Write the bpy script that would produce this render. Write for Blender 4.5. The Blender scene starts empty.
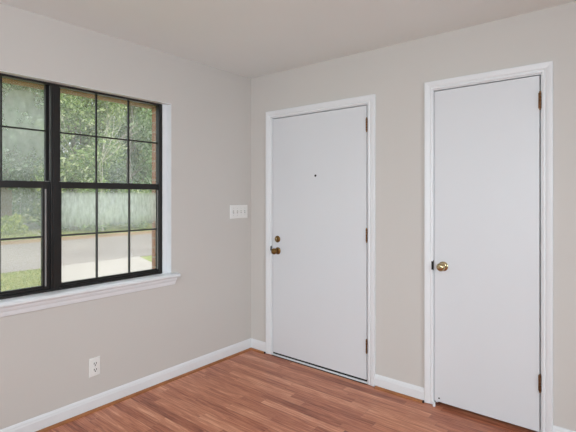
import bpy, bmesh, math, random
import numpy as np
from mathutils import Vector

random.seed(7)
S = bpy.context.scene
COL = S.collection

# ---------------------------------------------------------------- camera
cam_d = bpy.data.cameras.new('camera')
cam = bpy.data.objects.new('camera', cam_d)
COL.objects.link(cam)
cam.location = (2.7248, -2.8190, 1.3776)
cam.rotation_euler = (math.pi / 2, 0, 0.68281)
cam_d.sensor_width = 36.0
cam_d.lens = 431.33 / 576 * 36
cam_d.shift_y = -(216 - 196.04) / 576
cam_d.clip_start = 0.02
cam_d.clip_end = 300
S.camera = cam

# ---------------------------------------------------------------- view, world, sun, large lights
S.view_settings.view_transform = 'Standard'
S.view_settings.look = 'None'
S.view_settings.gamma = 1
S.view_settings.use_curve_mapping = False
S.view_settings.exposure = 0.06

world = bpy.data.worlds.new('overcast_sky')
S.world = world
world.use_nodes = True
bg = world.node_tree.nodes['Background']
bg.inputs['Color'].default_value = (0.86, 0.93, 1.0, 1)
bg.inputs['Strength'].default_value = 1.7

sun_d = bpy.data.lights.new('sun', 'SUN')
sun_d.energy = 3.2
sun_d.angle = math.radians(4)
sun_d.color = (1.0, 0.96, 0.88)
sun = bpy.data.objects.new('sun', sun_d)
COL.objects.link(sun)
sun.rotation_euler = (math.radians(18), math.radians(34), 0)   # high, from over the house roof


def area(name, loc, target, sx, sy, power, color, spread=180):
    d = bpy.data.lights.new(name, 'AREA')
    d.shape = 'RECTANGLE'
    d.size = sx
    d.size_y = sy
    d.energy = power
    d.color = color
    d.spread = math.radians(spread)
    o = bpy.data.objects.new(name, d)
    COL.objects.link(o)
    o.location = loc
    v = Vector(target) - Vector(loc)
    o.rotation_euler = v.to_track_quat('-Z', 'Y').to_euler()
    return o


# area lamps added as daylight fill; the unseen front and right walls are solid
area('front_fill', (1.7, -6.30, 1.45), (1.2, 0, 0.0), 3.2, 1.2, 27, (0.90, 1.005, 1.07), 80)
area('right_fill', (5.30, -2.0, 1.45), (0, -0.6, 0.1), 2.2, 1.2, 31, (0.90, 1.005, 1.07), 90)
area('ceiling_fill', (2.8, -4.2, 1.6), (2.5, -3.9, 2.44), 0.8, 0.8, 56, (0.90, 1.005, 1.07))  # unseen upward lamp added to brighten the ceiling


# ---------------------------------------------------------------- node helpers
def new_mat(name):
    m = bpy.data.materials.new(name)
    m.use_nodes = True
    nt = m.node_tree
    b = nt.nodes['Principled BSDF']
    return m, nt, b


def lin(r, g, b):
    f = lambda c: (c / 255 / 12.92) if c / 255 <= 0.04045 else ((c / 255 + 0.055) / 1.055) ** 2.4
    return (f(r), f(g), f(b), 1)


def math_n(nt, op, a, b=None, c=None):
    n = nt.nodes.new('ShaderNodeMath')
    n.operation = op
    for i, v in enumerate((a, b, c)):
        if v is None:
            continue
        if isinstance(v, (int, float)):
            n.inputs[i].default_value = v
        else:
            nt.links.new(v, n.inputs[i])
    return n.outputs[0]


def ramp(nt, src, stops):
    n = nt.nodes.new('ShaderNodeValToRGB')
    e = n.color_ramp.elements
    while len(e) < len(stops):
        e.new(0.5)
    for i, (p, c) in enumerate(stops):
        e[i].position = p
        e[i].color = c
    nt.links.new(src, n.inputs[0])
    return n.outputs[0]


def noise(nt, vec, scale, detail=4, rough=0.55, dist=0.0):
    n = nt.nodes.new('ShaderNodeTexNoise')
    n.inputs['Scale'].default_value = scale
    n.inputs['Detail'].default_value = detail
    n.inputs['Roughness'].default_value = rough
    n.inputs['Distortion'].default_value = dist
    nt.links.new(vec, n.inputs['Vector'])
    return n.outputs['Fac']


def coords(nt, scale=(1, 1, 1), kind='Object'):
    t = nt.nodes.new('ShaderNodeTexCoord')
    m = nt.nodes.new('ShaderNodeMapping')
    m.inputs['Scale'].default_value = scale
    nt.links.new(t.outputs[kind], m.inputs['Vector'])
    return m.outputs['Vector']


def bump(nt, b, h, strength=0.1, dist=0.002):
    n = nt.nodes.new('ShaderNodeBump')
    n.inputs['Strength'].default_value = strength
    n.inputs['Distance'].default_value = dist
    nt.links.new(h, n.inputs['Height'])
    nt.links.new(n.outputs['Normal'], b.inputs['Normal'])


def paint(name, col, rough=0.5, spread=0.03, scale=3, bump_scale=300, bs=0.08, metallic=0.0):
    m, nt, b = new_mat(name)
    v = coords(nt)
    f = noise(nt, v, scale, 3)
    c0 = tuple(x * (1 - spread) for x in col[:3]) + (1,)
    c1 = tuple(min(1, x * (1 + spread)) for x in col[:3]) + (1,)
    nt.links.new(ramp(nt, f, [(0.3, c0), (0.7, c1)]), b.inputs['Base Color'])
    b.inputs['Roughness'].default_value = rough
    b.inputs['Metallic'].default_value = metallic
    if bs:
        bump(nt, b, noise(nt, v, bump_scale, 2), bs, 0.001)
    return m


M = {}
M['wall'] = paint('greige_wall_paint', lin(203, 198, 193), 0.75, 0.008, 1.2, 350, 0.10)
M['ceiling'] = paint('ceiling_paint', lin(236, 240, 238), 0.85, 0.01, 1.5, 180, 0.25)
M['trim'] = paint('white_gloss_trim_paint', lin(226, 227, 229), 0.35, 0.01, 4, 200, 0.03)
M['door'] = paint('white_door_paint', lin(217, 218, 221), 0.42, 0.008, 2, 260, 0.05)
M['frame'] = paint('black_window_frame_coating', lin(19, 16, 15), 0.38, 0.15, 9, 200, 0.03)
M['muntin_grey'] = paint('dusty_grey_black_muntin', lin(62, 63, 62), 0.5, 0.15, 20, 200, 0.03)
M['liner'] = paint('grey_aluminium_track', lin(150, 148, 146), 0.4, 0.08, 20, 200, 0.02, 0.3)
M['plate'] = paint('ivory_plastic', lin(232, 230, 227), 0.35, 0.01, 8, 200, 0.0)
M['plate_grey'] = paint('light_grey_plastic', lin(176, 172, 168), 0.4, 0.02, 8, 200, 0.0)  # plain grey plastic of the toggle bases and screws
M['slot'] = paint('dark_slot', lin(28, 24, 22), 0.7, 0.05, 8, 200, 0.0)
M['brass'] = paint('polished_brass', lin(184, 168, 132), 0.2, 0.12, 40, 200, 0.0, 1.0)
M['old_brass'] = paint('aged_dark_brass', lin(128, 98, 58), 0.32, 0.25, 60, 200, 0.02, 1.0)
M['hinge'] = paint('worn_brass_hinge', lin(112, 78, 50), 0.38, 0.3, 90, 200, 0.03, 0.85)
M['shoe'] = paint('brown_wood_floor_edge', lin(158, 100, 58), 0.5, 0.18, 14, 120, 0.05)
M['gap'] = paint('dark_gap_shade', lin(22, 19, 18), 0.8, 0.05, 8, 200, 0.0)  # near-black colour standing in for shade in the narrow gaps
M['header'] = paint('golden_brown_stained_wood', lin(150, 94, 26), 0.6, 0.2, 12, 120, 0.1)
M['concrete'] = paint('pale_concrete', lin(174, 167, 158), 0.9, 0.05, 1.4, 60, 0.1)
M['bark'] = paint('grey_brown_bark', lin(112, 106, 96), 0.9, 0.25, 8, 40, 0.5)
M['pale_bark'] = paint('pale_grey_bark', lin(198, 192, 180), 0.9, 0.15, 8, 40, 0.4)
M['white_post'] = paint('white_painted_post', lin(230, 230, 226), 0.6, 0.02, 8, 60, 0.0)
M['shingle'] = paint('grey_roof_shingle', lin(110, 104, 100), 0.9, 0.15, 6, 30, 0.3)


def floor_mat():
    m, nt, b = new_mat('reddish_laminate_planks')
    t = nt.nodes.new('ShaderNodeTexCoord')
    s = nt.nodes.new('ShaderNodeSeparateXYZ')
    nt.links.new(t.outputs['Object'], s.inputs[0])
    X, Y = s.outputs['X'], s.outputs['Y']
    W = 0.064
    ry = math_n(nt, 'DIVIDE', Y, W)
    row = math_n(nt, 'FLOOR', ry)
    wn = nt.nodes.new('ShaderNodeTexWhiteNoise')
    wn.noise_dimensions = '1D'
    nt.links.new(row, wn.inputs['W'])
    xs = math_n(nt, 'ADD', math_n(nt, 'DIVIDE', X, 0.62), math_n(nt, 'MULTIPLY', wn.outputs['Value'], 7.3))
    pid = math_n(nt, 'FLOOR', xs)
    wn2 = nt.nodes.new('ShaderNodeTexWhiteNoise')
    wn2.noise_dimensions = '2D'
    cb = nt.nodes.new('ShaderNodeCombineXYZ')
    nt.links.new(row, cb.inputs[0])
    nt.links.new(pid, cb.inputs[1])
    nt.links.new(cb.outputs[0], wn2.inputs['Vector'])
    rnd = wn2.outputs['Value']
    # grain: stretched noise, shifted for each strip
    cg = nt.nodes.new('ShaderNodeCombineXYZ')
    nt.links.new(math_n(nt, 'MULTIPLY', X, 1.6), cg.inputs[0])
    nt.links.new(math_n(nt, 'MULTIPLY', Y, 34.0), cg.inputs[1])
    nt.links.new(math_n(nt, 'MULTIPLY', rnd, 37.0), cg.inputs[2])
    g1 = noise(nt, cg.outputs[0], 1.6, 6, 0.62, 1.2)
    g2 = noise(nt, cg.outputs[0], 6.0, 3, 0.6, 0.4)
    fac = math_n(nt, 'ADD', math_n(nt, 'MULTIPLY', rnd, 0.20), math_n(nt, 'ADD', math_n(nt, 'MULTIPLY', g1, 0.62), math_n(nt, 'MULTIPLY', g2, 0.36)))
    c = ramp(nt, fac, [(0.40, lin(120, 60, 40)), (0.53, lin(170, 100, 72)), (0.64, lin(196, 126, 95)), (0.80, lin(232, 172, 138))])
    # strip joints
    fy = math_n(nt, 'FRACT', ry)
    ey = math_n(nt, 'MINIMUM', fy, math_n(nt, 'SUBTRACT', 1.0, fy))
    fx = math_n(nt, 'FRACT', xs)
    ex = math_n(nt, 'MULTIPLY', math_n(nt, 'MINIMUM', fx, math_n(nt, 'SUBTRACT', 1.0, fx)), 9.7)
    e = math_n(nt, 'MINIMUM', ey, ex)
    j = nt.nodes.new('ShaderNodeMapRange')
    j.inputs['From Min'].default_value = 0.0
    j.inputs['From Max'].default_value = 0.03
    j.inputs['To Min'].default_value = 0.72
    nt.links.new(e, j.inputs['Value'])
    mx = nt.nodes.new('ShaderNodeMix')
    mx.data_type = 'RGBA'
    mx.blend_type = 'MULTIPLY'
    mx.inputs['Factor'].default_value = 1
    nt.links.new(c, mx.inputs[6])
    nt.links.new(j.outputs[0], mx.inputs[7])
    nt.links.new(mx.outputs[2], b.inputs['Base Color'])
    b.inputs['Roughness'].default_value = 0.36
    bump(nt, b, g2, 0.05, 0.001)
    return m


M['floor'] = floor_mat()


def brick_mat(name, c1, c2, mortar, scale=1.0):
    m, nt, b = new_mat(name)
    t = nt.nodes.new('ShaderNodeTexCoord')
    s = nt.nodes.new('ShaderNodeSeparateXYZ')
    nt.links.new(t.outputs['Object'], s.inputs[0])
    cb = nt.nodes.new('ShaderNodeCombineXYZ')
    nt.links.new(math_n(nt, 'ADD', s.outputs['X'], s.outputs['Y']), cb.inputs[0])
    nt.links.new(s.outputs['Z'], cb.inputs[1])
    br = nt.nodes.new('ShaderNodeTexBrick')
    nt.links.new(cb.outputs[0], br.inputs['Vector'])
    br.inputs['Scale'].default_value = 1
    br.inputs['Brick Width'].default_value = 0.21
    br.inputs['Row Height'].default_value = 0.075
    br.inputs['Mortar Size'].default_value = 0.006
    br.inputs['Color1'].default_value = c1
    br.inputs['Color2'].default_value = c2
    br.inputs['Mortar'].default_value = mortar
    nt.links.new(br.outputs['Color'], b.inputs['Base Color'])
    b.inputs['Roughness'].default_value = 0.9
    return m


M['brick'] = brick_mat('orange_red_brick', lin(178, 122, 90), lin(164, 108, 78), lin(172, 156, 134))
M['far_brick'] = brick_mat('faded_pink_brick', lin(190, 140, 128), lin(172, 122, 110), lin(196, 186, 176))


def ground_mat(name, a, b_, c, s1=0.6, s2=9):
    m, nt, b = new_mat(name)
    v = coords(nt)
    f = math_n(nt, 'ADD', math_n(nt, 'MULTIPLY', noise(nt, v, s1, 4), 0.5), math_n(nt, 'MULTIPLY', noise(nt, v, s2, 5), 0.5))
    nt.links.new(ramp(nt, f, [(0.35, a), (0.5, b_), (0.65, c)]), b.inputs['Base Color'])
    b.inputs['Roughness'].default_value = 0.95
    return m


M['lawn'] = ground_mat('lawn_soil', lin(104, 122, 62), lin(138, 148, 84), lin(166, 162, 108))
M['street'] = ground_mat('worn_asphalt', lin(130, 122, 117), lin(143, 135, 129), lin(157, 149, 141), 0.4, 30)
M['litter'] = ground_mat('brown_leaf_litter', lin(112, 88, 64), lin(146, 118, 88), lin(168, 144, 110), 1.2, 14)


def leaf_mat(name, stops, trans=0.35):
    m = bpy.data.materials.new(name)
    m.use_nodes = True
    nt = m.node_tree
    nt.nodes.clear()
    out = nt.nodes.new('ShaderNodeOutputMaterial')
    geo = nt.nodes.new('ShaderNodeNewGeometry')
    c = ramp(nt, geo.outputs['Random Per Island'], stops)
    d = nt.nodes.new('ShaderNodeBsdfDiffuse')
    t = nt.nodes.new('ShaderNodeBsdfTranslucent')
    mx = nt.nodes.new('ShaderNodeMixShader')
    mx.inputs[0].default_value = trans
    nt.links.new(c, d.inputs[0])
    nt.links.new(c, t.inputs[0])
    nt.links.new(d.outputs[0], mx.inputs[1])
    nt.links.new(t.outputs[0], mx.inputs[2])
    nt.links.new(mx.outputs[0], out.inputs[0])
    return m


M['leaf_bright'] = leaf_mat('bright_green_leaves', [(0, lin(84, 116, 62)), (0.45, lin(130, 156, 92)), (0.8, lin(172, 190, 128)), (1, lin(224, 230, 192))])
M['leaf_mid'] = leaf_mat('mid_green_leaves', [(0, lin(80, 112, 74)), (0.5, lin(130, 160, 110)), (0.85, lin(176, 198, 154)), (1, lin(224, 232, 210))])
M['leaf_dark'] = leaf_mat('blue_green_leaves', [(0, lin(72, 104, 72)), (0.5, lin(116, 148, 108)), (0.85, lin(160, 184, 150)), (1, lin(208, 220, 204))])
M['leaf_yellow'] = leaf_mat('yellow_green_leaves', [(0, lin(120, 142, 60)), (0.5, lin(166, 184, 84)), (1, lin(210, 216, 130))])
M['blade'] = leaf_mat('grass_blades', [(0, lin(122, 138, 76)), (0.5, lin(160, 168, 104)), (1, lin(190, 186, 132))], 0.25)


def glass_mat(name, base, milkiness, zlo, zhi, streak=(14, 14, 3.0), seed=0.0, ylo=None):
    """clear pane with a thin dust film and a milky patch between two heights"""
    m = bpy.data.materials.new(name)
    m.use_nodes = True
    nt = m.node_tree
    nt.nodes.clear()
    out = nt.nodes.new('ShaderNodeOutputMaterial')
    tr = nt.nodes.new('ShaderNodeBsdfTransparent')
    gl = nt.nodes.new('ShaderNodeBsdfGlossy')
    gl.inputs['Roughness'].default_value = 0.02
    film = nt.nodes.new('ShaderNodeBsdfTranslucent')
    film.inputs[0].default_value = (0.86, 0.89, 0.88, 1)
    t = nt.nodes.new('ShaderNodeTexCoord')
    mp = nt.nodes.new('ShaderNodeMapping')
    mp.inputs['Scale'].default_value = streak
    mp.inputs['Location'].default_value = (seed, seed, seed)
    nt.links.new(t.outputs['Object'], mp.inputs['Vector'])
    n1 = noise(nt, mp.outputs['Vector'], 1.0, 5, 0.65)
    s = nt.nodes.new('ShaderNodeSeparateXYZ')
    nt.links.new(t.outputs['Object'], s.inputs[0])
    a = nt.nodes.new('ShaderNodeMapRange')
    a.interpolation_type = 'SMOOTHSTEP'
    a.inputs['From Min'].default_value = zlo - 0.09
    a.inputs['From Max'].default_value = zlo + 0.07
    nt.links.new(s.outputs['Z'], a.inputs['Value'])
    b = nt.nodes.new('ShaderNodeMapRange')
    b.interpolation_type = 'SMOOTHSTEP'
    b.inputs['From Min'].default_value = zhi - 0.03
    b.inputs['From Max'].default_value = zhi + 0.02
    b.inputs['To Min'].default_value = 1
    b.inputs['To Max'].default_value = 0
    nt.links.new(s.outputs['Z'], b.inputs['Value'])
    mask = math_n(nt, 'MULTIPLY', a.outputs[0], b.outputs[0])
    amt = nt.nodes.new('ShaderNodeMapRange')
    amt.inputs['From Min'].default_value = 0.35
    amt.inputs['From Max'].default_value = 0.68
    amt.inputs['To Min'].default_value = milkiness * 0.6
    amt.inputs['To Max'].default_value = milkiness * 1.3
    nt.links.new(n1, amt.inputs['Value'])
    f = math_n(nt, 'MINIMUM', math_n(nt, 'ADD', math_n(nt, 'MULTIPLY', mask, amt.outputs[0]), base), 0.95)
    m1 = nt.nodes.new('ShaderNodeMixShader')
    nt.links.new(f, m1.inputs[0])
    nt.links.new(tr.outputs[0], m1.inputs[1])
    nt.links.new(film.outputs[0], m1.inputs[2])
    m2 = nt.nodes.new('ShaderNodeMixShader')
    m2.inputs[0].default_value = 0.04
    nt.links.new(m1.outputs[0], m2.inputs[1])
    nt.links.new(gl.outputs[0], m2.inputs[2])
    nt.links.new(m2.outputs[0], out.inputs[0])
    return m


M['glass_clear'] = glass_mat('dusty_glass', 0.08, 0.05, 1.5, 2.1, (5, 5, 5), 1)
M['glass_milky_low'] = glass_mat('milky_glass_upper_half', 0.10, 0.52, 1.21, 1.402, (44, 44, 14), 3)
M['glass_milky_patch'] = glass_mat('milky_glass_patch', 0.12, 0.20, 1.55, 2.02, (8, 8, 6), 5)
M['glass_dusty'] = glass_mat('dusty_glass_lower', 0.15, 0.08, 1.15, 1.41, (6, 6, 4), 9)


# ---------------------------------------------------------------- geometry helpers
def box(bm, x0, x1, y0, y1, z0, z1):
    x0, x1 = min(x0, x1), max(x0, x1)
    y0, y1 = min(y0, y1), max(y0, y1)
    z0, z1 = min(z0, z1), max(z0, z1)
    v = [bm.verts.new(p) for p in ((x0, y0, z0), (x1, y0, z0), (x1, y1, z0), (x0, y1, z0), (x0, y0, z1), (x1, y0, z1), (x1, y1, z1), (x0, y1, z1))]
    for f in ((0, 3, 2, 1), (4, 5, 6, 7), (0, 1, 5, 4), (1, 2, 6, 5), (2, 3, 7, 6), (3, 0, 4, 7)):
        bm.faces.new([v[i] for i in f])


def rings(bm, rs, closed=True, cap=True):
    """join equal-length vertex rings; cap the two ends"""
    vs = [[bm.verts.new(p) for p in r] for r in rs]
    n = len(vs[0])
    for a, b in zip(vs, vs[1:]):
        for i in range(n if closed else n - 1):
            j = (i + 1) % n
            bm.faces.new((a[i], a[j], b[j], b[i]))
    if cap:
        bm.faces.new(list(reversed(vs[0])))
        bm.faces.new(vs[-1])


def lathe(bm, origin, axis, prof, seg=28):
    """prof: list of (distance along axis, radius)"""
    ax = Vector(axis).normalized()
    up = Vector((0, 0, 1)) if abs(ax.z) < 0.9 else Vector((1, 0, 0))
    u = ax.cross(up).normalized()
    w = ax.cross(u).normalized()
    o = Vector(origin)
    rings(bm, [[o + ax * d + (u * math.cos(2 * math.pi * i / seg) + w * math.sin(2 * math.pi * i / seg)) * max(r, 1e-4) for i in range(seg)] for d, r in prof])


def tube(bm, pts, radii, seg=8):
    rs = []
    pts = [Vector(p) for p in pts]
    for k, p in enumerate(pts):
        d = (pts[min(k + 1, len(pts) - 1)] - pts[max(k - 1, 0)]).normalized()
        up = Vector((0, 0, 1)) if abs(d.z) < 0.95 else Vector((1, 0, 0))
        u = d.cross(up).normalized()
        w = d.cross(u).normalized()
        rs.append([p + (u * math.cos(2 * math.pi * i / seg) + w * math.sin(2 * math.pi * i / seg)) * radii[k] for i in range(seg)])
    rings(bm, rs)


def obj(name, bm, mat, parent=None, bevel=0.0, smooth=False):
    bmesh.ops.recalc_face_normals(bm, faces=bm.faces)
    me = bpy.data.meshes.new(name)
    bm.to_mesh(me)
    bm.free()
    me.materials.append(M[mat] if isinstance(mat, str) else mat)
    if smooth:
        me.polygons.foreach_set('use_smooth', [True] * len(me.polygons))
    o = bpy.data.objects.new(name, me)
    COL.objects.link(o)
    if parent:
        o.parent = parent
        o.location = -parent_world(parent)
    if bevel:
        b = o.modifiers.new('bevel', 'BEVEL')
        b.width = bevel
        b.segments = 2
        b.limit_method = 'ANGLE'
    if smooth:
        e = o.modifiers.new('split', 'EDGE_SPLIT')
        e.split_angle = math.radians(38)
    return o


def parent_world(p):
    v = Vector((0, 0, 0))
    while p:
        v += p.location
        p = p.parent
    return v


def empty(name, loc):
    o = bpy.data.objects.new(name, None)
    COL.objects.link(o)
    o.location = loc
    o.empty_display_size = 0.1
    return o


def tag(o, label=None, cat=None, kind=None, group=None):
    if label: o['label'] = label
    if cat: o['category'] = cat
    if kind: o['kind'] = kind
    if group: o['group'] = group
    return o


def NB():
    return bmesh.new()


# ---------------------------------------------------------------- room shell
RX, RY, H = 5.4, -6.4, 2.44
OY0, OY1, OZ0, OZ1 = -2.460, -0.861, 0.796, 2.067      # window opening in the left wall

bm = NB(); box(bm, -0.20, RX + 0.15, RY - 0.15, 0.14, -0.12, 0.0)
tag(obj('floor', bm, 'floor'), 'reddish brown laminate plank floor', 'floor', 'structure')
bm = NB(); box(bm, -0.27, RX + 0.15, RY - 0.15, 0.14, H, H + 0.15)
tag(obj('ceiling', bm, 'ceiling'), 'flat off-white ceiling', 'ceiling', 'structure')

bm = NB()
box(bm, -0.15, 0, RY, OY0 - 0.003, 0, H)
box(bm, -0.15, 0, OY1 + 0.003, 0.0, 0, H)
box(bm, -0.15, 0, OY0 - 0.003, OY1 + 0.003, 0, OZ0 - 0.030)
box(bm, -0.15, 0, OY0 - 0.003, OY1 + 0.003, OZ1 + 0.003, H)
tag(obj('wall_left', bm, 'wall'), 'greige wall with the black window', 'wall', 'structure')

# door wall, with two openings backed by a thin panel
D1 = (0.258, 1.182, 2.049)
D2 = (1.674, 2.291, 2.073)
bm = NB()
box(bm, -0.20, D1[0] - 0.012, 0, 0.12, 0, H)
box(bm, D1[1] + 0.012, D2[0] - 0.012, 0, 0.12, 0, H)
box(bm, D2[1] + 0.012, RX, 0, 0.12, 0, H)
box(bm, D1[0] - 0.012, D1[1] + 0.012, 0, 0.12, D1[2] + 0.012, H)
box(bm, D2[0] - 0.012, D2[1] + 0.012, 0, 0.12, D2[2] + 0.012, H)
box(bm, -0.20, RX, 0.12, 0.14, 0, H)
tag(obj('wall_back', bm, 'wall'), 'greige wall with the two white doors', 'wall', 'structure')
bm = NB(); box(bm, RX, RX + 0.12, RY, 0.14, 0, H)
tag(obj('wall_right', bm, 'wall'), 'greige wall on the right side of the room', 'wall', 'structure')
bm = NB(); box(bm, -0.2, RX + 0.12, RY - 0.12, RY, 0, H)
tag(obj('wall_front', bm, 'wall'), 'greige wall behind the camera', 'wall', 'structure')

# outside brick skin and stained header over the window
bm = NB()
BX0, BX1 = -0.240, -0.155
box(bm, BX0, BX1, RY, OY0, -0.4, H)
box(bm, BX0, BX1, OY1 - 0.006, 0.3, -0.4, H)
box(bm, BX0 - 0.03, BX1, OY0, OY1 - 0.006, -0.4, OZ0 - 0.06)
box(bm, BX0, BX1, OY0, OY1 - 0.006, OZ1 + 0.12, H)
tag(obj('wall_outside', bm, 'brick'), 'orange-red brick skin outside the window', 'wall', 'structure')
bm = NB(); box(bm, BX0 - 0.012, -0.151, OY0, OY1 - 0.006, 2.061, OZ1 + 0.12)
tag(obj('trim_1', bm, 'header', bevel=0.003), 'golden brown wooden header outside above the window', 'trim', 'structure')
bm = NB(); box(bm, -0.50, -0.27, RY - 0.3, 0.6, H + 0.02, H + 0.20)  # unseen eave, added so the sun stays out of the room
tag(obj('trim_2', bm, 'header'), 'unseen brown eave added outside the wall to block sun', 'eave', 'structure')

# ---------------------------------------------------------------- baseboards and floor edge strips
BB = [(0.0, 0.013), (0.013, 0.013), (0.013, 0.066), (0.0105, 0.072), (0.0095, 0.080), (0.004, 0.090), (0.0, 0.092)]


def run_x(bm, prof, x0, x1):      # on the door wall: (out from wall, z)
    rings(bm, [[(x, -a, z) for a, z in prof] for x in (x0, x1)])


def run_y(bm, prof, y0, y1):      # on the window wall
    rings(bm, [[(a, y, z) for a, z in prof] for y in (y0, y1)])


bm = NB(); run_y(bm, BB, RY, 0)
tag(obj('baseboard_left', bm, 'trim'), 'white baseboard under the window wall', 'baseboard', 'structure')
for nm, x0, x1, lb in (('baseboard_back', 0.013, 0.192, 'short white baseboard between the corner and the entry door'),
                       ('baseboard_middle', 1.248, 1.617, 'white baseboard between the two doors'),
                       ('baseboard_right', 2.352, RX, 'white baseboard right of the closet door')):
    bm = NB(); run_x(bm, BB, x0, x1)
    tag(obj(nm, bm, 'trim'), lb, 'baseboard', 'structure')
SH = [(0.0, 0.0), (0.034, 0.0), (0.0335, 0.004), (0.029, 0.009), (0.016, 0.0128), (0.0, 0.0128)]
bm = NB(); run_y(bm, SH, RY, 0)
tag(obj('trim_3', bm, 'shoe'), 'brown floor edge strip along the window wall', 'trim', 'structure')
for k, x0, x1, lb in ((4, 0.022, 0.182, 'brown floor edge strip between corner and entry door'),
                      (5, 1.256, 1.606, 'brown floor edge strip between the two doors'),
                      (6, 2.36, RX, 'brown floor edge strip right of the closet door')):
    bm = NB(); run_x(bm, SH, x0, x1)
    tr_ = tag(obj('trim_%d' % k, bm, 'shoe'), lb, 'trim', 'structure')
    xe = x1 if k < 6 else x0 - 0.007                       # dark block painted as the shaded gap beside the door casing
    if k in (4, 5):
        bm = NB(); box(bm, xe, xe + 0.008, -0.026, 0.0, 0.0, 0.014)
        obj('strip_end_shade', bm, 'gap', tr_)


# ---------------------------------------------------------------- doors
def casing(bm, xl, xr, zt, z0, prof):
    """mitred U of trim round an opening; prof = (outward from inner edge, out of wall)"""
    rings(bm, [[(xl - a, -b, z0) for a, b in prof], [(xl - a, -b, zt + a) for a, b in prof],
               [(xr + a, -b, zt + a) for a, b in prof], [(xr + a, -b, z0) for a, b in prof]])


def cprof(w):
    return [(0, 0), (0, 0.008), (0.003, 0.011), (0.012, 0.0125), (0.018, 0.0098), (0.024, 0.0135), (w - 0.016, 0.0165), (w - 0.003, 0.0175), (w, 0.0150), (w, 0)]


def hinge(root, x, zc):
    h = NB()
    zs = [zc - 0.046 + i * 0.0184 for i in range(6)]
    for i in range(5):
        lathe(h, (x, -0.0065, zs[i] + 0.0006), (0, 0, 1), [(0, 0.0058), (0.001, 0.0066), (0.0162, 0.0066), (0.0172, 0.0058)], 14)
    box(h, x - 0.0095, x - 0.001, -0.0015, 0.03, zc - 0.044, zc + 0.044)
    ho = obj('hinge', h, 'hinge', root)
    p = NB()
    for s in (1, -1):
        lathe(p, (x, -0.0065, zc + s * 0.046), (0, 0, s), [(0, 0.0035), (0.003, 0.005), (0.007, 0.0045), (0.009, 0.001)], 12)
    obj('hinge_pin', p, 'old_brass', ho, smooth=True)
    return ho


def knob(root, x, z, mat):
    r = NB()
    lathe(r, (x, 0, z), (0, -1, 0), [(0, 0.031), (0.004, 0.031), (0.007, 0.028), (0.010, 0.020), (0.012, 0.013)], 32)
    k = NB()
    lathe(k, (x, -0.010, z), (0, -1, 0), [(0, 0.0115), (0.012, 0.0105), (0.020, 0.014), (0.026, 0.0215), (0.034, 0.0262), (0.042, 0.0268), (0.050, 0.0245), (0.056, 0.0185), (0.059, 0.012), (0.0585, 0.008), (0.060, 0.001)], 32)
    ko = obj('door_knob', k, mat, root, smooth=True)
    obj('rose', r, mat, ko, smooth=True)
    return ko


def make_door(name, label, D, leaf, cw, cin, ztc, kx, kz, kmat, hinges, strike):
    xl, xr, zt = D
    root = tag(empty(name, ((xl + xr) / 2, 0, 0)), label, 'door', 'structure')
    bm = NB(); box(bm, leaf[0], leaf[1], 0.0, 0.040, leaf[2], leaf[3])
    obj('door_leaf', bm, 'door', root, bevel=0.0015)
    bm = NB()
    box(bm, xl - 0.012, xl, 0, 0.12, 0, zt)
    box(bm, xr, xr + 0.012, 0, 0.12, 0, zt)
    box(bm, xl - 0.012, xr + 0.012, 0, 0.12, zt, zt + 0.012)
    box(bm, xl, xl + 0.012, 0.043, 0.075, 0, zt)      # stops behind the leaf
    box(bm, xr - 0.012, xr, 0.043, 0.075, 0, zt)
    box(bm, xl, xr, 0.043, 0.075, zt - 0.012, zt)
    obj('door_jamb', bm, 'trim', root)
    bm = NB(); casing(bm, cin[0], cin[1], ztc, 0.004, cprof(cw))
    obj('door_casing', bm, 'trim', root)
    for hz in hinges:
        hinge(root, xr - 0.003, hz)
    knob(root, kx, kz, kmat)
    bm = NB()
    box(bm, cin[0] - strike[2], cin[0] + 0.0005, -0.0125, 0.0, strike[0], strike[1])
    box(bm, cin[0] - strike[2] + 0.004, cin[0] + 0.0025, -0.004, 0.006, strike[0] - 0.006, strike[1] + 0.006)
    obj('strike_plate', bm, 'slot', root, bevel=0.001)
    return root


d1 = make_door('door_1', 'white flat entry door with deadbolt and peephole nearest the corner', D1, (0.262, 1.1755, 0.0275, 2.043), 0.058, (0.250, 1.190), 2.055,
               0.320, 0.908, 'old_brass', (1.900, 1.090, 0.277), (0.905, 0.942, 0.006))
d2 = make_door('door_2', 'narrow white flat closet door with bright brass knob', D2, (1.677, 2.2845, 0.028, 2.067), 0.055, (1.671, 2.297), 2.079,
               1.737, 0.920, 'brass', (1.922, 0.310), (0.892, 0.948, 0.009))
# deadbolt, peephole and threshold of the entry door
bm = NB(); lathe(bm, (0.318, 0, 1.008), (0, -1, 0), [(0, 0.029), (0.004, 0.029), (0.010, 0.025), (0.012, 0.020), (0.0125, 0.001)], 32)
db = obj('deadbolt', bm, 'old_brass', d1, smooth=True)
bm = NB(); rings(bm, [[(0.318 + math.cos(t) * 0.007 * s, -0.011 - dd, 1.008 + math.sin(t) * 0.017 * s) for t in [i * math.pi / 10 for i in range(20)]] for dd, s in ((0, 0.8), (0.006, 1), (0.012, 1), (0.016, 0.7))])
obj('thumb_turn', bm, 'brass', db, smooth=True)
bm = NB(); lathe(bm, (0.716, 0.0, 1.541), (0, -1, 0), [(0, 0.0095), (0.002, 0.0095), (0.0028, 0.006), (0.0020, 0.001)], 20)
tag(obj('peephole', bm, 'slot', d1), 'small black peephole')
bm = NB(); rings(bm, [[(x, -a, z) for a, z in [(-0.11, 0.004), (0.008, 0.004), (0.010, 0.008), (0.006, 0.0135), (-0.11, 0.0145)]] for x in (0.2585, 1.1815)])
th = obj('threshold', bm, 'trim', d1)
bm = NB(); box(bm, 0.2585, 1.1815, -0.014, 0.11, 0.0, 0.004)
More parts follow.
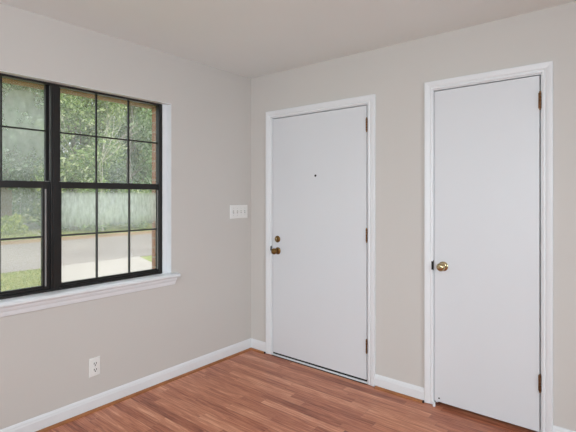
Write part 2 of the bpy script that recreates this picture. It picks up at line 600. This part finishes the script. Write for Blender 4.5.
obj('threshold_gap_shade', bm, 'gap', th)  # black strip painted as the shaded line below the threshold
bm = NB(); box(bm, 0.263, 1.175, 0.003, 0.036, 0.0145, 0.0275)
obj('leaf_gap_shade', bm, 'gap', d1)  # black filler painted as the dark gap under the leaf
# little white stop at the foot of the closet door
bm = NB()
lathe(bm, (1.684, -0.022, 0.0), (0, 0, 1), [(0, 0.008), (0.004, 0.009), (0.022, 0.0075), (0.028, 0.004), (0.029, 0.001)], 14)
st = tag(obj('door_stop', bm, 'trim', d2, smooth=True), 'tiny white stop at the foot of the door')
bm = NB(); lathe(bm, (1.709, 0.0, 0.052), (0, -1, 0), [(0, 0.005), (0.002, 0.005), (0.003, 0.001)], 12)
tag(obj('screw', bm, 'slot', d2), 'dark screw head low on the door')

# ---------------------------------------------------------------- window
win = tag(empty('window_1', (-0.055, (OY0 + OY1) / 2, OZ0)), 'black twin sash window with grille bars in a white sill', 'window', 'structure')
FX0, FX1 = -0.150, -0.055
FL, FR = -2.447, -0.899                # outer edges of the visible black frame
bm = NB()
box(bm, FX1 - 0.020, FX1, FR - 0.029, FR, OZ0, OZ1 + 0.002)           # room-side flanges
box(bm, FX1 - 0.020, FX1, FL, FL + 0.022, OZ0, OZ1 + 0.002)
box(bm, FX1 - 0.020, FX1, FL + 0.022, FR - 0.029, 2.0545, OZ1 + 0.002)
box(bm, FX1 - 0.020, FX1, FL + 0.022, FR - 0.029, OZ0, 0.812)
box(bm, FX0, FX1 - 0.020, -0.880, -0.862, OZ0, OZ1 + 0.002)            # jamb bodies behind
box(bm, FX0, FX1 - 0.020, FL - 0.012, FL + 0.006, OZ0, OZ1 + 0.002)
box(bm, FX0, FX1 - 0.020, FL + 0.006, -0.880, 2.0665, 2.069)
box(bm, FX0, FX1 - 0.020, FL + 0.006, -0.880, OZ0 - 0.02, 0.808)
obj('window_frame', bm, 'frame', win, bevel=0.001)
bm = NB()
box(bm, FX1 - 0.016, FX1 + 0.002, -1.691, -1.643, 0.812, 2.0545)
box(bm, FX1 + 0.002, FX1 + 0.006, -1.679, -1.655, 0.812, 2.0545)
box(bm, FX0, FX1 - 0.016, -1.676, -1.656, 0.808, 2.081)
obj('mullion', bm, 'frame', win, bevel=0.001)
# (glass y0, y1) and (outer y0, y1) of each sash
SASH = {('L', 'upper'): (-2.412, -1.703, -2.432, -1.678), ('R', 'upper'): (-1.616, -0.907, -1.652, -0.883),
        ('L', 'lower'): (-2.423, -1.733, -2.438, -1.680), ('R', 'lower'): (-1.622, -0.932, -1.656, -0.905)}
for side in 'LR':
    for which in ('upper', 'lower'):
        ga, gb, ya, yb = SASH[(side, which)]
        if which == 'upper':
            xa, xb, z0, z1, g0, g1, zc, w = -0.128, -0.102, 1.440, 2.080, 1.468, 2.071, 1.778, 0.0045
        else:
            xa, xb, z0, z1, g0, g1, zc, w = -0.095, -0.070, 0.809, 1.466, 0.834, 1.426, 1.131, 0.0055
        bm = NB()
        box(bm, xa, xb, ya, ga, z0, z1)
        box(bm, xa, xb, gb, yb, z0, z1)
        box(bm, xa, xb, ga, gb, g1, z1)
        box(bm, xa, xb, ga, gb, z0, g0)
        if which == 'lower':
            box(bm, xb, xb + 0.012, ga, gb, 0.817, 0.824)             # lift rail
        sash = obj('sash', bm, 'frame', win, bevel=0.001)
        xm = (xa + xb) / 2
        bm = NB()
        for k in (1, 2):
            y = ga + (gb - ga) * k / 3 + (0.006 if (which, k) == ('lower', 2) else 0)
            box(bm, xm - 0.004, xb - 0.004, y - w, y + w, g0, g1)
        box(bm, xm - 0.0035, xb - 0.0035, ga, gb, zc - w, zc + w)
        obj('grille', bm, 'frame' if which == 'upper' else 'muntin_grey', sash)
        bm = NB(); box(bm, xm - 0.008, xm - 0.005, ga - 0.004, gb + 0.004, g0 - 0.004, g1 + 0.004)
        obj('pane', bm, {('L', 'upper'): 'glass_milky_patch', ('R', 'upper'): 'glass_clear', ('L', 'lower'): 'glass_dusty', ('R', 'lower'): 'glass_milky_low'}[(side, which)], sash)
        if which == 'lower':
            for yy in (ya + 0.006, yb - 0.030):
                bm = NB(); box(bm, xa + 0.004, xb - 0.004, yy, yy + 0.024, z1, z1 + 0.004)
                obj('tilt_latch', bm, 'liner', sash, bevel=0.001)
for yu, yl in ((-1.6795, -1.7165), (-0.8995, -0.9305)):
    bm = NB()
    box(bm, -0.102, -0.098, yu - 0.0035, yu + 0.0035, 1.474, 2.06)
    box(bm, -0.070, -0.066, yl - 0.004, yl + 0.004, 0.83, 1.42)
    obj('sash_track', bm, 'liner', win)
# white reveal liner, stool and apron
bm = NB()
box(bm, -0.055, 0.0006, OY1, OY1 + 0.003, OZ0, OZ1)
box(bm, -0.055, 0.0006, OY0 - 0.003, OY0, OZ0, OZ1)
box(bm, -0.055, 0.0006, OY0 - 0.003, OY1 + 0.003, OZ1, OZ1 + 0.003)
box(bm, -0.075, -0.052, FR, OY1, OZ0, OZ1)
obj('reveal_liner', bm, 'trim', win)
bm = NB()
ZB = OZ0 - 0.030
sp = [(-0.15, ZB), (0.034, ZB), (0.041, ZB + 0.004), (0.045, ZB + 0.012), (0.043, ZB + 0.020), (0.036, ZB + 0.027), (0.020, OZ0), (-0.15, OZ0)]
rings(bm, [[(x, y, z) for x, z in sp] for y in (OY0 - 0.003, OY1 + 0.003)])
for (ya, yb) in ((OY1 + 0.003, OY1 + 0.056), (OY0 - 0.056, OY0 - 0.003)):
    rings(bm, [[(max(x, 0.0), y, z) for x, z in sp[:-1]] + [(0.0, y, OZ0)] for y in (ya, yb)])
obj('window_sill', bm, 'trim', win)
bm = NB()
ap = [(0, 0.710), (0.006, 0.710), (0.010, 0.714), (0.012, 0.724), (0.014, 0.738), (0.0185, 0.746), (0.021, 0.754), (0.021, ZB), (0, ZB)]
rings(bm, [[(x, y0 + sgn * (ZB - z) * 0.22, z) for x, z in ap] for y0, sgn in ((OY0 - 0.042, 1), (OY1 + 0.042, -1))])
obj('apron', bm, 'trim', win)

# ---------------------------------------------------------------- switch plate and outlet
sw = tag(empty('light_switch', (0.0, -0.154, 1.240)), 'ivory four-toggle light switch plate on the wall beside the corner', 'light switch')
bm = NB()
yc, zc, hw, hh = -0.154, 1.240, 0.106, 0.0585
rings(bm, [[(x, yc + sy * (hw - i), zc + sz * (hh - i)) for sy, sz in ((-1, -1), (1, -1), (1, 1), (-1, 1))] for x, i in ((0.0, 0), (0.003, 0), (0.0055, 0.003), (0.006, 0.006))])
obj('plate', bm, 'plate', sw)
for k in range(4):
    y = yc + (k - 1.5) * 0.046
    bm = NB(); box(bm, 0.0055, 0.0068, y - 0.0055, y + 0.0055, zc - 0.013, zc + 0.013)
    sl = obj('toggle', bm, 'plate_grey', sw)
    up = -1 if k in (0,) else 1
    bm = NB(); rings(bm, [[(x, y + sy * r, zc + up * dz + sz * r * 1.1) for sy, sz in ((-1, -1), (1, -1), (1, 1), (-1, 1))] for x, dz, r in ((0.006, 0.0, 0.0042), (0.020, 0.0075, 0.0034))])
    obj('lever', bm, 'plate', sl)
    for s in (-1, 1):
        bm = NB(); lathe(bm, (0.0055, y, zc + s * 0.030), (1, 0, 0), [(0, 0.003), (0.001, 0.0026), (0.0013, 0.0005)], 10)
        obj('screw', bm, 'plate_grey', sw)

ou = tag(empty('wall_outlet', (0.0, -1.4465, 0.2765)), 'ivory duplex power outlet low on the wall below the window', 'outlet')
bm = NB()
yc, zc, hw, hh = -1.4465, 0.2765, 0.036, 0.059
rings(bm, [[(x, yc + sy * (hw - i), zc + sz * (hh - i)) for sy, sz in ((-1, -1), (1, -1), (1, 1), (-1, 1))] for x, i in ((0.0, 0), (0.003, 0), (0.0055, 0.003), (0.006, 0.006))])
obj('plate', bm, 'plate', ou)
for s in (-1, 1):
    z = zc + s * 0.0195
    bm = NB()
    pts = [(max(-0.0165, min(0.0165, math.cos(t) * 0.019)), math.sin(t) * 0.0145) for t in [i * math.pi / 12 for i in range(24)]]
    rings(bm, [[(x, yc + a * q, z + b * q) for a, b in pts] for x, q in ((0.005, 1), (0.0082, 1), (0.0088, 0.95))])
    rc = obj('receptacle', bm, 'plate', ou)
    bm = NB()
    box(bm, 0.0085, 0.0094, yc - 0.0095, yc - 0.0050, z - 0.0010, z + 0.0105)
    box(bm, 0.0085, 0.0094, yc + 0.0050, yc + 0.0095, z - 0.0010, z + 0.0095)
    lathe(bm, (0.0085, yc, z - 0.0072), (1, 0, 0), [(0, 0.0042), (0.0009, 0.0042)], 10)
    obj('slots', bm, 'slot', rc)
bm = NB(); lathe(bm, (0.0055, yc, zc), (1, 0, 0), [(0, 0.003), (0.0012, 0.0026), (0.0015, 0.0005)], 10)
obj('screw', bm, 'plate_grey', ou)

# ---------------------------------------------------------------- outdoors
G = -0.35


def sheet(name, pts, mat, z, th, label, cat):
    bm = NB()
    rings(bm, [[(x, y, z - th) for x, y in pts], [(x, y, z) for x, y in pts]])
    return tag(obj(name, bm, mat), label, cat, 'structure')


sheet('ground_lawn', [(-70, -40), (-0.3, -40), (-0.3, 70), (-70, 70)], 'lawn', G, 0.2, 'patchy green lawn outside the window', 'lawn')
sheet('ground_street', [(-14.6, -40), (-8.25, -40), (-8.25, 70), (-14.6, 70)], 'street', G + 0.012, 0.1, 'pale worn asphalt street', 'street')
sheet('ground_verge', [(-16.0, -40), (-14.6, -40), (-14.6, 70), (-16.0, 70)], 'litter', G + 0.015, 0.1, 'strip of brown leaf litter along the far side of the street', 'verge')
sheet('ground_driveway', [(-8.25, 1.75), (-5.9, 0.7), (-0.9, 0.7), (-0.9, 3.3), (-6.3, 3.35), (-8.25, 4.0)], 'concrete', G + 0.02, 0.1, 'pale concrete driveway meeting the street', 'driveway')
sheet('ground_walkway', [(-27.5, 7.0), (-17.5, 4.9), (-17.5, 5.7), (-27.5, 8.4)], 'concrete', G + 0.02, 0.1, 'pale concrete walkway across the street', 'walkway')


def blades(name, x0, x1, y0, y1, n, h, mat, label):
    rng = np.random.default_rng(5)
    x = rng.uniform(x0, x1, n); y = rng.uniform(y0, y1, n)
    if x1 > -10:                                  # keep off the driveway edge
        k = y < 0.66 + np.clip((-5.9 - x) * 0.447, 0, None)
        x, y = x[k], y[k]; n = len(x)
    a = rng.uniform(0, math.pi, n); hh = rng.uniform(0.5, 1.0, n) * h
    w = 0.010 + 0.010 * rng.random(n)
    lx, ly = rng.normal(0, 0.3, n) * hh, rng.normal(0, 0.3, n) * hh
    v = np.empty((n, 3, 3))
    v[:, 0] = np.stack([x - np.cos(a) * w, y - np.sin(a) * w, np.full(n, G)], 1)
    v[:, 1] = np.stack([x + np.cos(a) * w, y + np.sin(a) * w, np.full(n, G)], 1)
    v[:, 2] = np.stack([x + lx, y + ly, G + hh], 1)
    me = bpy.data.meshes.new(name)
    me.from_pydata(v.reshape(-1, 3).tolist(), [], np.arange(3 * n).reshape(-1, 3).tolist())
    me.materials.append(M[mat])
    o = bpy.data.objects.new(name, me); COL.objects.link(o)
    return tag(o, label, 'grass', 'stuff')


blades('grass', -8.2, -4.5, -2.5, 1.7, 14000, 0.05, 'blade', 'yellow-green lawn grass on the near side of the street')
blades('grass', -21.0, -16.1, 1.0, 14.0, 9000, 0.13, 'blade', 'lawn grass beyond the street under the trees')


def leaf_mesh(name, centers, spread, n, size, mat, parent, seed):
    rng = np.random.default_rng(seed)
    c = np.array(centers)
    idx = rng.integers(0, len(c), n)
    d = rng.normal(0, 1, (n, 3)); d /= np.linalg.norm(d, axis=1)[:, None]
    p = c[idx] + d * (rng.random(n)[:, None] ** 0.5) * np.array(spread)
    t1 = rng.normal(0, 1, (n, 3)); t1 /= np.linalg.norm(t1, axis=1)[:, None]
    t2 = np.cross(t1, rng.normal(0, 1, (n, 3))); t2 /= np.linalg.norm(t2, axis=1)[:, None]
    s = size * (0.6 + 0.8 * rng.random(n))[:, None]
    v = np.stack([p - t1 * s, p - t2 * s * 0.42, p + t1 * s, p + t2 * s * 0.42], 1).reshape(-1, 3)
    v[:, 2] = np.maximum(v[:, 2], G + 0.03)
    v -= np.array(parent.location)
    me = bpy.data.meshes.new(name)
    me.from_pydata(v.tolist(), [], np.arange(4 * n).reshape(-1, 4).tolist())
    me.materials.append(M[mat])
    o = bpy.data.objects.new(name, me); COL.objects.link(o); o.parent = parent
    return o


def tree(x, y, h, r, mat, n, size, label, seed, name='broadleaf_tree', bark='bark', low=0.06, squash=1.0, bare=0.0, nc=60):
    rnd = random.Random(seed)
    root = tag(empty(name, (x, y, G)), label, 'tree', None, 'trees across the street')
    tr = NB()
    pts = [(0, 0, -0.1)]
    for k in range(1, 7):
        pts.append((rnd.uniform(-.15, .15) * k / 3, rnd.uniform(-.15, .15) * k / 3, h * 0.8 * k / 6))
    tube(tr, [(px, py, pz) for px, py, pz in pts], [0.20 * h / 9 * (1 - 0.13 * k) for k in range(7)], 9)
    t = obj('trunk', tr, bark, None, smooth=True); t.parent = root
    br = NB(); cen = []
    for k in range(nc):
        f = (k + 0.5) / nc
        z = h * (low + (1 - low) * f)
        rr = r * (math.sin(math.pi * min(1, 0.16 + 0.80 * f)) ** 0.7)
        a = rnd.uniform(0, 2 * math.pi)
        q = rr * rnd.uniform(0.35, 0.95)
        cen.append((x + math.cos(a) * q, y + math.sin(a) * q, G + z))
        if k % 3 == 0 and f > 0.12:
            b = pts[min(6, max(1, int(f * 6)))]
            e = (math.cos(a) * q, math.sin(a) * q, z)
            m1 = ((b[0] + e[0]) / 2 + rnd.uniform(-.2, .2), (b[1] + e[1]) / 2 + rnd.uniform(-.2, .2), (b[2] + e[2]) / 2 - 0.15)
            tube(br, [b, m1, e], [0.055, 0.035, 0.012], 6)
    o = obj('branches', br, bark, None, smooth=True); o.parent = root
    leaf_mesh('foliage', cen, (r * 0.36, r * 0.36, h * 0.085), n, size, mat, root, seed)
    return root


tree(-18.8, 7.0, 8.6, 2.3, 'leaf_bright', 16065, 0.112, 'bright green leafy tree just across the street behind the middle of the window', 11)
tree(-21.5, 11.6, 10.5, 2.6, 'leaf_mid', 16065, 0.119, 'mid green tall tree seen through the right end of the window', 12)
tree(-20.2, 3.7, 10.0, 2.6, 'leaf_dark', 16065, 0.119, 'blue-green tall tree seen through the left sash', 13, low=0.29)
tree(-24.5, 8.2, 12.0, 3.0, 'leaf_dark', 16065, 0.134, 'blue-green tall tree standing behind the bright green one', 14, low=0.05)
tree(-23.8, 14.6, 11.5, 2.9, 'leaf_bright', 16065, 0.126, 'bright green tree right of the tall mid green one', 15)
tree(-26.0, 4.6, 12.5, 3.0, 'leaf_mid', 16065, 0.142, 'mid green tree far back on the left', 16, low=0.34)
tree(-28.0, 12.0, 13.5, 3.6, 'leaf_dark', 16065, 0.149, 'blue-green tree in the back row near the middle', 17)
tree(-28.0, 18.5, 13.0, 3.6, 'leaf_mid', 16065, 0.149, 'mid green tree farthest to the right in the back row', 18)
tree(-20.5, 0.2, 10.0, 2.8, 'leaf_mid', 14280, 0.126, 'mid green tree at the left edge of the view outside', 19, low=0.2)
tree(-39.5, 11.0, 14.0, 4.5, 'leaf_mid', 16065, 0.179, 'broad mid green tree farthest back behind the brick house', 20, low=0.03)

tree(-21.0, -4.6, 10.5, 2.9, 'leaf_dark', 12000, 0.13, 'blue-green tree outside to the left beyond the window edge', 21, low=0.1)
tree(-25.5, -0.8, 12.0, 3.2, 'leaf_bright', 12000, 0.14, 'bright green tree in the back row far to the left', 22, low=0.1)
tree(-22.5, -9.6, 11.0, 3.0, 'leaf_mid', 12000, 0.14, 'mid green tree outside farthest to the left', 23, low=0.1)


def bush(x, y, r, h, mat, n, size, label, seed, name='shrub'):
    rnd = random.Random(seed)
    root = tag(empty(name, (x, y, G)), label, 'shrub')
    st = NB(); cen = []
    for k in range(14):
        a = rnd.uniform(0, 6.28); q = r * rnd.uniform(0.1, 0.75); z = h * rnd.uniform(0.15, 0.85)
        cen.append((x + math.cos(a) * q, y + math.sin(a) * q, G + z))
        tube(st, [(0, 0, -0.05), (math.cos(a) * q * .5, math.sin(a) * q * .5, z * .6), (math.cos(a) * q, math.sin(a) * q, z)], [0.02, 0.014, 0.006], 5)
    o = obj('stems', st, 'bark', None); o.parent = root
    leaf_mesh('foliage', cen, (r * 0.4, r * 0.4, h * 0.22), n, size, mat, root, seed)


bush(-19.2, 4.45, 0.62, 0.85, 'leaf_yellow', 2500, 0.09, 'yellow-green rounded shrub low behind the left sash', 31)
bush(-17.6, 9.6, 1.3, 2.2, 'leaf_bright', 5355, 0.082, 'bright green shrub under the trees toward the right sash', 32)
bush(-18.6, 12.4, 1.5, 2.6, 'leaf_mid', 5355, 0.089, 'mid green shrub under the trees at the right end', 33)
bush(-21.8, 7.9, 1.5, 2.4, 'leaf_dark', 5355, 0.089, 'dark blue-green shrub below the bright green tree', 34)

# white sapling-pale branches in front of the trees
root = tag(empty('bare_tree', (-17.3, 7.7, G)), 'leafless pale-branched tree in front of the green trees', 'tree')
bm = NB()
rnd = random.Random(4)


def grow(p, d, L, r, depth):
    q = p + d * L
    mid = (p + q) / 2 + Vector((rnd.uniform(-.1, .1), rnd.uniform(-.1, .1), 0)) * L * 0.5
    tube(bm, [p, mid, q], [r, r * .85, r * .65], 6)
    if depth:
        for _ in range(3 if depth > 1 else 2):
            nd = (d + Vector((rnd.uniform(-.8, .8), rnd.uniform(-.8, .8), rnd.uniform(-.35, .6)))).normalized()
            grow(q - d * L * rnd.uniform(0, .25), nd, L * rnd.uniform(.62, .85), r * .6, depth - 1)


grow(Vector((0, 0, -0.1)), Vector((0.03, -0.05, 1)).normalized(), 2.5, 0.038, 4)
o = obj('trunk', bm, 'pale_bark', None, smooth=True); o.parent = root

# far brick house and a white post
hs = tag(empty('house', (-31.5, 7.5, G)), 'low pink brick house across the street among the trees', 'house')
bm = NB(); box(bm, -4, 0, -8.5, 1.0, 0, 2.9)
o = obj('house_wall', bm, 'far_brick', None); o.parent = hs
bm = NB(); rings(bm, [[(0.5, y, 2.9), (-2, y, 4.4), (-4.5, y, 2.9), (-4.5, y, 2.75), (0.5, y, 2.75)] for y in (-9, 1.5)])
o = obj('roof', bm, 'shingle', None); o.parent = hs
for y in (-7.2, -4.6, -2.4):
    bm = NB()
    box(bm, 0.0, 0.05, y - 0.5, y + 0.5, 0.95, 2.15)
    w_ = obj('window', bm, 'white_post', None); w_.parent = hs
    bm = NB()
    for a in (-0.44, 0.02):
        for b in (1.01, 1.57):
            box(bm, 0.05, 0.055, y + a, y + a + 0.42, b, b + 0.52)
    g_ = obj('pane', bm, 'slot', None); g_.parent = w_
bm = NB()
lathe(bm, (-28.0, 7.78, G), (0, 0, 1), [(0, 0.10), (0.15, 0.09), (0.2, 0.065), (2.5, 0.06), (2.6, 0.1), (2.75, 0.1)], 12)
tag(obj('white_post', bm, 'white_post'), 'slim white post in front of the brick house', 'post')
